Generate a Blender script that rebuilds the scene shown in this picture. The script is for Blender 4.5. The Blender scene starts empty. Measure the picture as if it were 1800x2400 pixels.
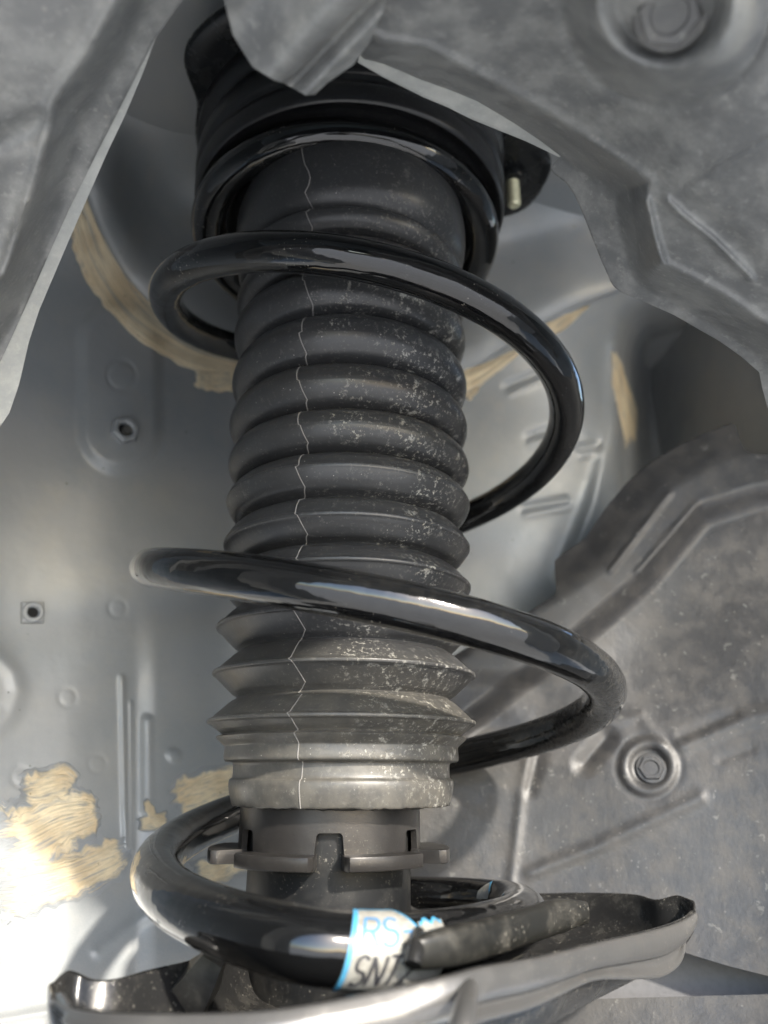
import bpy, bmesh, math, random
import numpy as np
from mathutils import Vector, Matrix, noise as mnoise
random.seed(7)
scene = bpy.context.scene
S = 0.001                                   # author in millimetres, build in metres
# ------------------------------------------------------------------ camera
F_PX, PITCH, ROLL, YAW = 1794.5, 0.3288, 0.0037, 0.0585
CAM = np.array([-2.0, -241.8, 0.0])
_cp, _sp, _cy, _sy = math.cos(PITCH), math.sin(PITCH), math.cos(YAW), math.sin(YAW)
FWD = np.array([_sy*_cp, _cy*_cp, _sp]); _R = np.array([_cy, -_sy, 0.0]); _U = np.cross(_R, FWD)
RGT = math.cos(ROLL)*_R + math.sin(ROLL)*_U; UPV = -math.sin(ROLL)*_R + math.cos(ROLL)*_U
cd = bpy.data.cameras.new('camera'); cam = bpy.data.objects.new('camera', cd); scene.collection.objects.link(cam)
M = Matrix.Identity(4)
for i in range(3):
    M[i][0] = RGT[i]; M[i][1] = UPV[i]; M[i][2] = -FWD[i]; M[i][3] = CAM[i]*S
cam.matrix_world = M
cd.sensor_width = 36; cd.lens = F_PX/2400*36
cd.clip_start = 0.005; cd.clip_end = 200
cd.dof.use_dof = True; cd.dof.focus_distance = 0.212; cd.dof.aperture_fstop = 10.0
scene.camera = cam
# ------------------------------------------------------------------ world, sun, exposure
SUN_EL, SUN_AZ = math.radians(31), math.radians(30)   # azimuth from behind the camera towards the right
sdir = np.array([math.sin(SUN_AZ)*math.cos(SUN_EL), -math.cos(SUN_AZ)*math.cos(SUN_EL), math.sin(SUN_EL)])  # towards the sun
w = bpy.data.worlds.new('World'); scene.world = w; w.use_nodes = True
nt = w.node_tree; bg = nt.nodes['Background']; sky = nt.nodes.new('ShaderNodeTexSky')
sky.sky_type = 'NISHITA'; sky.sun_disc = False; sky.sun_elevation = SUN_EL
sky.sun_rotation = math.atan2(sdir[0], sdir[1])
nt.links.new(sky.outputs[0], bg.inputs[0]); bg.inputs[1].default_value = 0.15
sd = bpy.data.lights.new('sun', 'SUN'); sun = bpy.data.objects.new('sun', sd); scene.collection.objects.link(sun)
sd.energy = 2.0; sd.angle = math.radians(2.5); sd.color = (1, .93, .82)
sun.rotation_euler = Vector(sdir).to_track_quat('Z', 'Y').to_euler()
scene.view_settings.view_transform = 'Standard'; scene.view_settings.look = 'None'
scene.view_settings.exposure = 2.25; scene.view_settings.gamma = 1
# ------------------------------------------------------------------ helpers
def ray(px, py):
    return FWD + RGT*((px-900)/F_PX) + UPV*((1200-py)/F_PX)
def at(px, py, Y):
    d = ray(px, py); return CAM + d*((Y-CAM[1])/d[1])
def dep(px, py, D):
    return CAM + ray(px, py)*D
def link(o):
    scene.collection.objects.link(o); return o
def mesh_obj(name, V, Fc, mat, parent=None, smooth=True, sharp=None):
    me = bpy.data.meshes.new(name)
    me.from_pydata([(float(v[0])*S, float(v[1])*S, float(v[2])*S) for v in V], [], [tuple(int(k) for k in f) for f in Fc])
    me.validate(); me.update()
    bm = bmesh.new(); bm.from_mesh(me); bmesh.ops.recalc_face_normals(bm, faces=bm.faces); bm.to_mesh(me); bm.free()
    if smooth:
        me.polygons.foreach_set('use_smooth', [True]*len(me.polygons))
        me.set_sharp_from_angle(angle=math.radians(sharp if sharp else 50))
    if isinstance(mat, (list, tuple)):
        for m in mat: me.materials.append(m)
    else: me.materials.append(mat)
    o = bpy.data.objects.new(name, me); link(o)
    if parent is not None: o.parent = parent
    return o
def tag(o, label, cat, group=None, kind=None):
    if label: o['label'] = label
    if cat: o['category'] = cat
    if group: o['group'] = group
    if kind: o['kind'] = kind
    return o
def thing(name, label, cat, loc=(0, 0, 0), group=None):
    o = bpy.data.objects.new(name, None); o.location = tuple(float(c)*S for c in loc); o.empty_display_size = .01
    link(o); tag(o, label, cat, group); return o
def put(o, root):                                # parent while keeping the world place
    o.parent = root; o.matrix_parent_inverse = Matrix.Translation(root.location).inverted(); return o
def part(name, V, Fc, mat, root, label=None, **k):
    o = mesh_obj(name, V, Fc, mat, None, **k); put(o, root)
    if label: o['label'] = label
    return o
def sub(name, V, Fc, mat, par, root, **k):
    o = mesh_obj(name, V, Fc, mat, None, **k); o.parent = par
    o.matrix_parent_inverse = Matrix.Translation(root.location).inverted() @ Matrix.Identity(4)
    o.matrix_parent_inverse = Matrix.Identity(4)
    return o
def lathe(prof, n=128, c=(0, 0), a0=0, a1=2*math.pi, close=False, tilt=None):
    """prof list of (r,z)"""
    full = abs(a1-a0-2*math.pi) < 1e-6; m = n if full else n+1
    V = []; Fc = []
    for r, z in prof:
        for j in range(m):
            a = a0+(a1-a0)*j/n
            cx, cy = c if not callable(c) else c(z)
            x, y = cx+r*math.cos(a), cy+r*math.sin(a); zz = z
            if tilt: zz = z+tilt[0]*x+tilt[1]*y
            V.append((x, y, zz))
    k = len(prof); rng = range(k) if close else range(k-1)
    for i in rng:
        for j in range(n):
            j2 = (j+1) % m; i2 = (i+1) % k
            Fc.append((i*m+j, i*m+j2, i2*m+j2, i2*m+j))
    return V, Fc
def spline(P, n):
    """Catmull-Rom through rows of P, n samples per span"""
    P = np.array(P, float); Q = np.vstack([2*P[0]-P[1], P, 2*P[-1]-P[-2]]); out = []
    for i in range(1, len(Q)-2):
        a, b, c_, d = Q[i-1], Q[i], Q[i+1], Q[i+2]
        for t in np.arange(n)/n:
            out.append(.5*(2*b+(c_-a)*t+(2*a-5*b+4*c_-d)*t*t+(3*b-a-3*c_+d)*t**3))
    out.append(P[-1]); return np.array(out)
def resample(P, n, u=None):
    P = np.array(P, float); L = np.r_[0, np.cumsum(np.linalg.norm(np.diff(P, axis=0), axis=1))]
    s = np.linspace(0, L[-1], n)
    return np.stack([np.interp(s, L, P[:, k]) for k in range(P.shape[1])], 1)
def frames(X):
    T = np.gradient(X, axis=0); T /= np.linalg.norm(T, axis=1)[:, None]
    N = [np.cross(T[0], (0, 0, 1.) if abs(T[0][2]) < .95 else (0, 1., 0))]; N[0] /= np.linalg.norm(N[0])
    for i in range(1, len(X)):
        v = N[-1]-T[i]*(N[-1]@T[i]); N.append(v/np.linalg.norm(v))
    N = np.array(N); return T, N, np.cross(T, N)
def tube(X, rad, n=24, caps=True, sec=None):
    X = np.array(X, float); T, N, B = frames(X); V = []; Fc = []
    rad = np.full(len(X), rad) if np.isscalar(rad) else rad
    for i in range(len(X)):
        for j in range(n):
            a = 2*math.pi*j/n
            if sec: e, f = sec(a)
            else: e, f = math.cos(a), math.sin(a)
            V.append(X[i]+rad[i]*(N[i]*e+B[i]*f))
    for i in range(len(X)-1):
        for j in range(n):
            Fc.append((i*n+j, i*n+(j+1) % n, (i+1)*n+(j+1) % n, (i+1)*n+j))
    if caps:
        Fc.append(tuple(range(n))[::-1]); Fc.append(tuple((len(X)-1)*n+j for j in range(n)))
    return V, Fc
def tps(ctrl):
    C_ = np.array(ctrl, float); P = C_[:, :2]/500; n = len(P)
    def U(r): return np.where(r > 1e-9, r*r*np.log(r+1e-12), 0)
    K = U(np.linalg.norm(P[:, None]-P[None], axis=2))+np.eye(n)*.02
    A = np.zeros((n+3, n+3)); A[:n, :n] = K; A[:n, n] = 1; A[:n, n+1:] = P; A[n, :n] = 1; A[n+1:, :n] = P.T
    w_ = np.linalg.solve(A, np.r_[C_[:, 2], 0, 0, 0])
    def f(x, y):
        Q = np.stack([np.asarray(x, float).ravel(), np.asarray(y, float).ravel()], 1)/500
        r = U(np.linalg.norm(Q[:, None]-P[None], axis=2)) @ w_[:n]+w_[n]+Q @ w_[n+1:]
        return r.reshape(np.shape(x))
    return f
def seg_dist(x, y, P):
    """distance in px to polyline P, and signed side (positive = left of travel, i.e. image-up when going right)"""
    best = np.full(np.shape(x), 1e9); side = np.zeros(np.shape(x))
    for (x0, y0), (x1, y1) in zip(P[:-1], P[1:]):
        dx, dy = x1-x0, y1-y0; L2 = dx*dx+dy*dy
        t = np.clip(((x-x0)*dx+(y-y0)*dy)/L2, 0, 1); d = np.hypot(x-x0-t*dx, y-y0-t*dy)
        m = d < best-1e-6; best = np.where(m, d, best); cr = -(dx*(y-y0)-dy*(x-x0)); side = np.where(m, np.sign(cr), side)
    return best, side
def sst(a, b, x):
    t = np.clip((x-a)/(b-a), 0, 1); return t*t*(3-2*t)
def sheet(A, B, nu, nv, depth, mode, thick, disp=None, vw=None):
    """a sheet of real thickness lofted between outline A and outline B (photograph coordinates turned into places
    by the distance function), with relief disp (mm towards the viewer side)."""
    A = resample(A, nu); B = resample(B, nu); v = np.linspace(0, 1, nv) if vw is None else vw(np.linspace(0, 1, nv))
    PX = A[None, :, 0]*(1-v[:, None])+B[None, :, 0]*v[:, None]; PY = A[None, :, 1]*(1-v[:, None])+B[None, :, 1]*v[:, None]
    D = depth(PX, PY); d = FWD+RGT*((PX-900)/F_PX)[..., None]+UPV*((1200-PY)/F_PX)[..., None]
    k = (D-CAM[1])/d[..., 1] if mode == 'Y' else D
    if disp is not None: k = k-disp(PX, PY)/np.linalg.norm(d, axis=2)
    V = CAM+d*k[..., None]; dn = d/np.linalg.norm(d, axis=2)[..., None]; V2 = V+dn*thick
    n = nu*nv; Fc = []
    for i in range(nv-1):
        for j in range(nu-1):
            a = i*nu+j; Fc.append((a, a+1, a+nu+1, a+nu)); Fc.append((n+a, n+a+nu, n+a+nu+1, n+a+1))
    loop = [j for j in range(nu)]+[i*nu+nu-1 for i in range(1, nv)]+[(nv-1)*nu+j for j in range(nu-2, -1, -1)]+[i*nu for i in range(nv-2, 0, -1)]
    for a, b in zip(loop, loop[1:]+loop[:1]): Fc.append((b, a, n+a, n+b))
    return np.vstack([V.reshape(-1, 3), V2.reshape(-1, 3)]), Fc
# ------------------------------------------------------------------ materials
def col(c): return (c[0], c[1], c[2], 1)
class NB:
    def __init__(s, name):
        s.m = bpy.data.materials.new(name); s.m.use_nodes = True; s.t = s.m.node_tree; s.b = s.t.nodes['Principled BSDF']
        tc = s.t.nodes.new('ShaderNodeTexCoord'); mp = s.t.nodes.new('ShaderNodeMapping'); mp.inputs['Scale'].default_value = (1000,)*3
        s.t.links.new(tc.outputs['Object'], mp.inputs[0]); s.co = mp.outputs[0]
    def L(s, a, b): s.t.links.new(a, b)
    def val(s, sock, v):
        if hasattr(v, 'is_output') or isinstance(v, bpy.types.NodeSocket): s.L(v, sock)
        else: sock.default_value = v
    def map(s, sc=(1, 1, 1), rot=(0, 0, 0)):
        n = s.t.nodes.new('ShaderNodeMapping'); n.inputs['Scale'].default_value = sc; n.inputs['Rotation'].default_value = rot
        s.L(s.co, n.inputs[0]); return n.outputs[0]
    def noise(s, sc, det=4, rough=.55, co=None, dist=0):
        n = s.t.nodes.new('ShaderNodeTexNoise'); n.inputs['Scale'].default_value = sc; n.inputs['Detail'].default_value = det
        n.inputs['Roughness'].default_value = rough; n.inputs['Distortion'].default_value = dist
        s.L(co if co is not None else s.co, n.inputs['Vector']); return n.outputs['Fac']
    def vor(s, sc, co=None, feat='F1', rnd=1):
        n = s.t.nodes.new('ShaderNodeTexVoronoi'); n.feature = feat; n.inputs['Scale'].default_value = sc; n.inputs['Randomness'].default_value = rnd
        s.L(co if co is not None else s.co, n.inputs['Vector']); return n
    def rng(s, v, a, b, c=0, d=1, smooth=True):
        n = s.t.nodes.new('ShaderNodeMapRange'); n.interpolation_type = 'SMOOTHSTEP' if smooth else 'LINEAR'
        s.val(n.inputs[0], v)
        for i, x in enumerate((a, b, c, d)): s.val(n.inputs[i+1], x)
        return n.outputs[0]
    def math(s, op, a, b=0.0):
        n = s.t.nodes.new('ShaderNodeMath'); n.operation = op; n.use_clamp = False; s.val(n.inputs[0], a); s.val(n.inputs[1], b); return n.outputs[0]
    def mix(s, f, a, b):
        n = s.t.nodes.new('ShaderNodeMix'); n.data_type = 'RGBA'; s.val(n.inputs['Factor'], f)
        for k, v in ((6, a), (7, b)):
            if isinstance(v, tuple): n.inputs[k].default_value = col(v)
            else: s.L(v, n.inputs[k])
        return n.outputs[2]
    def sep(s):
        n = s.t.nodes.new('ShaderNodeSeparateXYZ'); s.L(s.co, n.inputs[0]); return n.outputs
    def nz(s):
        g = s.t.nodes.new('ShaderNodeNewGeometry'); n = s.t.nodes.new('ShaderNodeSeparateXYZ'); s.L(g.outputs['Normal'], n.inputs[0]); return n.outputs
    def set(s, base=None, rough=None, metal=None, **k):
        if base is not None: s.val(s.b.inputs['Base Color'], col(base) if isinstance(base, tuple) else base)
        if rough is not None: s.val(s.b.inputs['Roughness'], rough)
        if metal is not None: s.val(s.b.inputs['Metallic'], metal)
        for kk, v in k.items(): s.val(s.b.inputs[kk.replace('_', ' ')], v)
    def bump(s, h, dist, strength=1.0, prev=None):
        n = s.t.nodes.new('ShaderNodeBump'); n.inputs['Distance'].default_value = dist*S; n.inputs['Strength'].default_value = strength
        s.L(h, n.inputs['Height'])
        if prev is not None: s.L(prev, n.inputs['Normal'])
        s.L(n.outputs[0], s.b.inputs['Normal']); return n.outputs[0]
DUST = (.42, .39, .33)
def m_spring():
    n = NB('black_gloss_paint')
    speck = n.math('MULTIPLY', n.rng(n.noise(1.3, 3, .7), .64, .70), n.rng(n.noise(.05, 2), .5, .62))
    film = n.math('MULTIPLY', n.rng(n.noise(.35, 6, .7), .45, .8), n.rng(n.noise(.02, 2), .42, .62))
    xs = n.sep(); film = n.math('ADD', film, n.math('MULTIPLY', n.rng(xs[0], 48, 80), n.math('MULTIPLY', n.rng(n.noise(.5, 6, .7), .4, .65), n.rng(xs[2], 90, 60, .4, 2.2))))
    c = n.mix(n.math('MULTIPLY', film, .07), (.0045, .0047, .005), (.16, .15, .13)); c = n.mix(n.math('MULTIPLY', speck, .55), c, DUST)
    rg = n.math('ADD', .10, n.math('MULTIPLY', film, .18)); rg = n.math('ADD', rg, n.math('MULTIPLY', speck, .5))
    n.set(c, rg, 0, Specular_IOR_Level=.15, Coat_Weight=1.0, Coat_Roughness=.035, Coat_IOR=1.5)
    b = n.bump(n.noise(.10, 2, .5), .6, .5); n.bump(n.noise(1.0, 5, .7), .05, .5, b); n.L(b, n.b.inputs['Coat Normal']); return n.m
def m_rubber(name, base=(.027, .0275, .029), amt=1.0, zlo=None):
    n = NB(name); xyz = n.sep()
    v = n.vor(.55); big = n.noise(.07, 4, .6); fine = n.noise(1.6, 3, .75)
    area = n.rng(n.math('ADD', n.noise(.045, 3, .6), n.math('MULTIPLY', xyz[0], .0042)), .46, .68)
    area = n.math('MULTIPLY', area, n.rng(xyz[2], 190, 130, .15, 1))
    speck = n.math('MULTIPLY', n.rng(n.noise(.75, 5, .78), .555, .64), n.math('ADD', .12, n.math('MULTIPLY', area, .9)))
    patch = n.math('MULTIPLY', n.rng(n.noise(.30, 7, .75), .575, .62), area)
    dots = n.rng(n.vor(.5).outputs['Distance'], .11, .04)
    dots = n.math('MULTIPLY', dots, n.rng(n.noise(.16, 2), .5, .56))
    haze = n.math('MULTIPLY', n.rng(n.noise(.12, 7, .65), .3, .75), n.rng(xyz[2], 90, -10, .03, .24))
    tan_ = n.math('MULTIPLY', n.rng(xyz[2], 42, 5, 0, .20), n.rng(n.noise(.18, 5, .7), .3, .7, .35, 1))
    c = n.mix(haze, base, (.085, .085, .08)); c = n.mix(tan_, c, (.30, .27, .21))
    c = n.mix(n.math('MULTIPLY', speck, .62*amt), c, (.46, .44, .38)); c = n.mix(n.math('MULTIPLY', patch, .60*amt), c, (.42, .41, .37))
    c = n.mix(n.math('MULTIPLY', dots, .6*amt), c, (.5, .48, .42))
    n.set(c, n.math('ADD', .33, n.math('MULTIPLY', haze, .5)), 0, Specular_IOR_Level=.5)
    b = n.bump(n.noise(.5, 5, .6), .12, .5); n.bump(speck, .12, .6, b); return n.m
def m_liner(name, base, dirt, rough=.5, amt=1.0, sc=1.0):
    n = NB(name)
    blot = n.rng(n.noise(.10*sc, 7, .68), .38, .68); fine = n.rng(n.noise(.55*sc, 5, .7), .55, .68)
    wh = n.rng(n.noise(.28*sc, 4, .6, dist=.4), .63, .70); dots = n.math('MULTIPLY', n.rng(n.vor(.3*sc).outputs['Distance'], .16, .05), n.rng(n.noise(.1, 2), .48, .56))
    c = n.mix(n.math('MULTIPLY', blot, .45*amt), base, dirt); c = n.mix(n.math('MULTIPLY', fine, .30*amt), c, dirt)
    c = n.mix(n.math('MULTIPLY', wh, .25*amt), c, (.36, .36, .33)); c = n.mix(n.math('MULTIPLY', dots, .28*amt), c, (.4, .38, .34))
    n.set(c, n.math('ADD', rough, n.math('MULTIPLY', blot, .15)), 0, Specular_IOR_Level=.5)
    b = n.bump(n.noise(.9*sc, 5, .6), .12, .6); n.bump(n.noise(.09, 3), 1.0, .35, b); return n.m
def m_paint():
    n = NB('grey_body_paint')
    tone = n.noise(.016, 4, .5); c = n.mix(n.rng(tone, .3, .7), (.195, .212, .224), (.265, .272, .275))
    sp = n.rng(n.noise(2.3, 2, .6), .35, .65); c = n.mix(n.math('MULTIPLY', sp, .25), c, (.30, .30, .29))
    pin = n.math('MULTIPLY', n.rng(n.vor(.11).outputs['Distance'], .055, .03), n.rng(n.noise(.07, 1), .48, .5))
    c = n.mix(n.math('MULTIPLY', pin, .85), c, (.02, .017, .014))
    film = n.rng(n.noise(.05, 6, .65), .45, .75); c = n.mix(n.math('MULTIPLY', film, .18), c, (.36, .33, .27))
    n.set(c, n.rng(n.noise(.06, 4, .6), .3, .7, .34, .48), .12, Specular_IOR_Level=.5, Coat_Weight=.15, Coat_Roughness=.25)
    b = n.bump(n.noise(.045, 3, .5), 1.1, .45); b = n.bump(n.noise(.28, 3), .12, .5, b); n.bump(n.noise(1.8, 2), .02, .6, b); return n.m
def m_sealer():
    n = NB('tan_seam_sealer')
    cv = n.t.nodes.new('ShaderNodeAttribute'); cv.attribute_name = 'cover'
    tn = n.noise(.06, 5, .6); c = n.mix(n.rng(tn, .35, .65), (.62, .49, .31), (.78, .67, .47))
    at_ = n.t.nodes.new('ShaderNodeUVMap'); at_.uv_map = 'stroke'
    mp = n.t.nodes.new('ShaderNodeMapping'); mp.inputs['Scale'].default_value = (1.3, 46, 1); n.L(at_.outputs[0], mp.inputs[0])
    st = n.noise(1.0, 3, .6, co=mp.outputs[0])
    c = n.mix(n.rng(st, .46, .66, 0, .75), c, (.33, .29, .21)); mp2 = n.t.nodes.new('ShaderNodeMapping'); mp2.inputs['Scale'].default_value = (1.3, 9, 1); n.L(at_.outputs[0], mp2.inputs[0])
    gr = n.math('MULTIPLY', n.rng(n.noise(1.0, 5, .6, co=mp2.outputs[0]), .50, .64), n.rng(st, .40, .58, .15, .85)); c = n.mix(gr, c, (.27, .28, .275))
    pin = n.math('MULTIPLY', n.rng(n.vor(.16).outputs['Distance'], .07, .04), n.rng(n.noise(.09, 1), .5, .52)); c = n.mix(n.math('MULTIPLY', pin, .8), c, (.06, .04, .02))
    msk = n.rng(n.math('ADD', n.math('MULTIPLY', cv.outputs['Fac'], 1.0), n.math('ADD', n.math('MULTIPLY', st, .9), n.math('MULTIPLY', n.noise(.15, 5, .65), .8))), 1.0, 1.22)
    c = n.mix(msk, (.25, .265, .275), c)
    n.set(c, .5, 0, Specular_IOR_Level=.4); b = n.bump(st, 1.0, .9); n.bump(n.noise(.4, 4), .15, .6, b); return n.m
def m_metal(name, base, rough, metal, amt=.4, flake=0):
    n = NB(name); film = n.rng(n.noise(.12, 6, .7), .45, .75); sp = n.rng(n.noise(1.1, 4, .75), .61, .66)
    n.amt = amt; c = n.mix(n.math('MULTIPLY', film, .25*amt), base, (.3, .28, .24)); c = n.mix(n.math('MULTIPLY', n.math('MULTIPLY', sp, n.rng(n.noise(.06, 2), .4, .6)), amt), c, (.5, .47, .40))
    n.set(c, n.math('ADD', rough, n.math('MULTIPLY', film, .12)), metal, Specular_IOR_Level=.28)
    b = n.bump(n.noise(.12, 3), .3, .4); n.bump(n.noise(2.2, 3, .6), .04, .8 if flake else .3, b); return n.m
def flat(name, c, r=.5, metal=0):
    n = NB(name); c2 = tuple(x*.7 for x in c); n.set(n.mix(n.rng(n.noise(.5, 4), .4, .7, 0, .5), c, c2), r, metal); return n.m
M_SPRING = m_spring(); M_BOOT = m_rubber('dusty_black_rubber'); M_SEAM = flat('mould_flash', (.22, .21, .20), .5)
M_PAD = m_rubber('seat_rubber', (.008, .008, .009), .25)
M_LINER = m_liner('grey_dusty_plastic_liner', (.13, .134, .135), (.38, .38, .36), .32, .9, .8)
M_REAR = m_liner('brown_dusty_plastic_liner', (.024, .024, .025), (.088, .079, .068), .42, .5, 1.1)
M_TRIM = m_liner('pale_cut_edge', (.30, .31, .30), (.48, .48, .45), .55, 1.0, 1.2)
M_PAINT = m_paint(); M_SEAL = m_sealer()
M_SLEEVE = m_metal('satin_dark_sleeve', (.036, .034, .033), .30, .45, .15, 1); M_TUBE = m_metal('dusty_black_tube', (.008, .0085, .009), .5, 0, .22)
M_PERCH = m_metal('black_painted_steel', (.020, .020, .020), .22, .25, .45); M_CLIP = m_metal('dusty_black_clip', (.012, .012, .011), .34, 0, .5); M_SEAT = m_metal('dirty_steel_reflection_tone', (.17, .167, .163), .33, .75, .45); M_MOUNT = m_metal('gloss_black_steel', (.010, .011, .012), .25, .1, .12)  # seat skirt tone: ground reflection on black paint put into the colour
M_BOLT = flat('dull_steel', (.30, .29, .26), .35, .8); M_ZINC = flat('yellow_zinc', (.62, .60, .42), .3, .45)
M_PLBOLT = m_liner('grey_bolt_head', (.08, .082, .084), (.22, .215, .2), .42, .8); M_DARK = flat('dark_hole', (.004, .004, .004), .8)
# ------------------------------------------------------------------ body panel behind
def bump_line(x, y, P, w, h):
    d, _ = seg_dist(x, y, P); return h*np.exp(-(d/w)**2)
def capsule(x, y, P, r, edge, h):
    d, _ = seg_dist(x, y, P); return h*sst(r+edge, r-edge, d)
def disc(x, y, cx, cy, r, h, e=4, asp=1.0):
    d = np.hypot((x-cx), (y-cy)*asp); return h*sst(r+e, r-e, d)
def ringl(x, y, cx, cy, r, w, h):
    return h*np.exp(-((np.hypot(x-cx, y-cy)-r)/w)**2)
wallY = tps([(0, 500, 25), (200, 450, 30), (300, 650, 62), (540, 890, 92), (820, 960, 98), (1090, 880, 95), (1300, 740, 85), (1370, 690, 80), (1500, 640, 85),
             (0, 1000, 42), (300, 1000, 62), (600, 1100, 95), (1000, 1100, 105), (1300, 1100, 102), (1400, 1000, 100), (1500, 900, 135), (1800, 700, 150), (1800, 1000, 160),
             (0, 1450, 45), (300, 1450, 68), (600, 1500, 98), (1000, 1500, 108), (1300, 1500, 108), (1700, 1500, 120), (0, 1900, 40), (300, 1900, 62), (600, 1900, 88), (1000, 1900, 100),
             (0, 2300, 25), (300, 2300, 45), (700, 2300, 70), (1200, 2300, 85), (1800, 2300, 100), (-250, 500, 0), (-250, 1400, 15), (-250, 2300, 5), (-200, 2700, -5), (1500, 2700, 60)])
def wall_disp(x, y):
    h = capsule(x, y, [(280, 800), (282, 1010)], 90, 18, 3.2)
    h = h+ringl(x, y, 285, 880, 33, 4, -.7)
    for cx, cy, r in ((158, 1635, 20), (228, 1790, 20), (50, 1822, 22), (275, 1425, 20), (560, 1200, 18)): h = h+ringl(x, y, cx, cy, r, 4.5, -.22)
    h = h+disc(x, y, 407, 1770, 15, 1.0, 7)
    h = h+bump_line(x, y, [(286, 1590), (292, 1890), (296, 1985)], 7, 1.3)+bump_line(x, y, [(306, 1645), (309, 1990)], 4, .7)
    h = h+capsule(x, y, [(345, 1690), (346, 1900)], 12, 9, 1.2)
    _, s1 = seg_dist(x, y, [(372, 1350), (376, 2000)]); d1, _ = seg_dist(x, y, [(372, 1350), (376, 2400)])
    h = h-2.5*sst(0, 60, (372-x))*sst(1350, 1700, y)*sst(150, 320, x)
    h = h+bump_line(x, y, [(-50, 2400), (120, 2370), (260, 2325)], 10, 1.2)
    h = h+bump_line(x, y, [(-60, 1500), (-10, 1535), (30, 1575), (42, 1620), (25, 1670), (-10, 1710), (-60, 1740)], 20, 1.2)
    h = h+bump_line(x, y, [(230, 2230), (430, 2080), (560, 1990)], 16, 1.0)
    # right part: pressed slots and the vertical fold
    for a, b in (((1190, 905), (1290, 862)), ((1240, 1022), (1300, 1002)), ((1228, 1190), (1325, 1172)), ((1360, 1050), (1400, 1044))):
        h = h-capsule(x, y, [a, b], 6, 13, 1.5)+capsule(x, y, [(a[0]+5, a[1]+18), (b[0]+5, b[1]+18)], 4, 12, .7)
    h = h+bump_line(x, y, [(1445, 820), (1440, 1000), (1395, 1180), (1330, 1350)], 22, 5.0)
    h = h-capsule(x, y, [(1170, 800), (1400, 640)], 20, 25, 1.5)
    h = h-110*sst(1435, 1530, x)*sst(690, 860, y)
    return h
BAND = [(-260, 150), (-60, 230), (90, 300), (185, 395), (235, 520), (300, 640), (400, 755), (520, 835), (650, 900), (820, 930), (1000, 905), (1090, 870), (1200, 800), (1300, 730), (1372, 690), (1480, 640), (1620, 560), (1900, 500), (2100, 450)]
wall = thing('inner_fender_panel', 'grey painted body panel with welded nuts and brushed tan sealer behind the strut', 'car body panel', (0, 100, -100))
V, Fc = sheet(BAND, [(-260, 2750), (2100, 2750)], 430, 420, wallY, 'Y', 1.2, wall_disp)
part('pressed_panel', V, Fc, M_PAINT, wall, sharp=80)
# strut tower: recess round the top of the strut, turned surface opening towards us
def wp(px, py, off=0.0):
    Yv = float(wallY(np.array([[px]]), np.array([[py]]))[0, 0]); p = at(px, py, Yv); d = p-CAM; L = np.linalg.norm(d)
    return p-d/L*(off+float(wall_disp(np.array([[px]]), np.array([[py]]))[0, 0]))
ring0 = np.array([wp(x, y, -1) for x, y in spline(BAND, 8)])
cc = np.array([0, 15, 0.])
rows = []
for k, (f, dz) in enumerate([(1.03, -3), (1.0, 0), (.985, 4), (.95, 12), (.93, 22), (.92, 40), (.90, 62), (.82, 76), (.6, 84), (.3, 88), (.02, 88)]):
    R_ = cc+(ring0-cc)*np.array([f, f, 0]); R_[:, 2] = ring0[:, 2]*(1-min(1, k/10))+(min(1, k/10))*175+dz
    if k <= 1: R_[:, 2] = ring0[:, 2]+dz
    rows.append(R_)
nr = len(ring0); V = np.vstack(rows); Fc = [(i*nr+j, i*nr+j+1, (i+1)*nr+j+1, (i+1)*nr+j) for i in range(len(rows)-1) for j in range(nr-1)]
o = part('strut_tower', V, Fc, M_PAINT, wall, sharp=80)
sm = o.modifiers.new('sub', 'SUBSURF'); sm.levels = 1; sm.render_levels = 2
so = o.modifiers.new('thick', 'SOLIDIFY'); so.thickness = .0012
# unseen fender box added to block light: skin above the lip, top and ends
lipw = resample(spline([(-270, -420), (-262, -200), (-235, 40), (-120, 165), (20, 226), (138, 262), (206, 262), (270, 292), (338, 343), (385, 372), (440, 382), (520, 300), (560, 100), (580, -420)], 8), 90)
topw = resample([(-700, -420), (-700, 422), (900, 422), (900, -420)], 90)
V = [(x, -354, z) for x, z in lipw]+[(x, -356, z) for x, z in topw]
part('fender_skin_blocker', V, [(j, j+1, 91+j, 90+j) for j in range(89)], M_PAINT, wall, smooth=False).modifiers.new('thick', 'SOLIDIFY').thickness = .001
def boxy(x0, x1, y0, y1, z0, z1):
    V = [(x, y, z) for x in (x0, x1) for y in (y0, y1) for z in (z0, z1)]
    return V, [(0, 1, 3, 2), (4, 6, 7, 5), (0, 4, 5, 1), (2, 3, 7, 6), (0, 2, 6, 4), (1, 5, 7, 3)]
part('top_light_blocker', *boxy(-700, 900, -357, 260, 421, 424), M_PAINT, wall, smooth=False)
for x in (-420, 600): part('end_light_blocker', *boxy(x, x+3, -350, 260, -300, 420), M_PAINT, wall, smooth=False)
part('tower_roof_blocker', *boxy(-330, 330, -150, 330, 268, 270), M_PAINT, wall, smooth=False)  # closes the sky gap over the tower, extended back to darken the recess
part('side_light_blocker', *boxy(212, 215, 85, 330, -300, 268), M_PAINT, wall, smooth=False)  # unseen plate added to keep light out of the right recess
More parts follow.
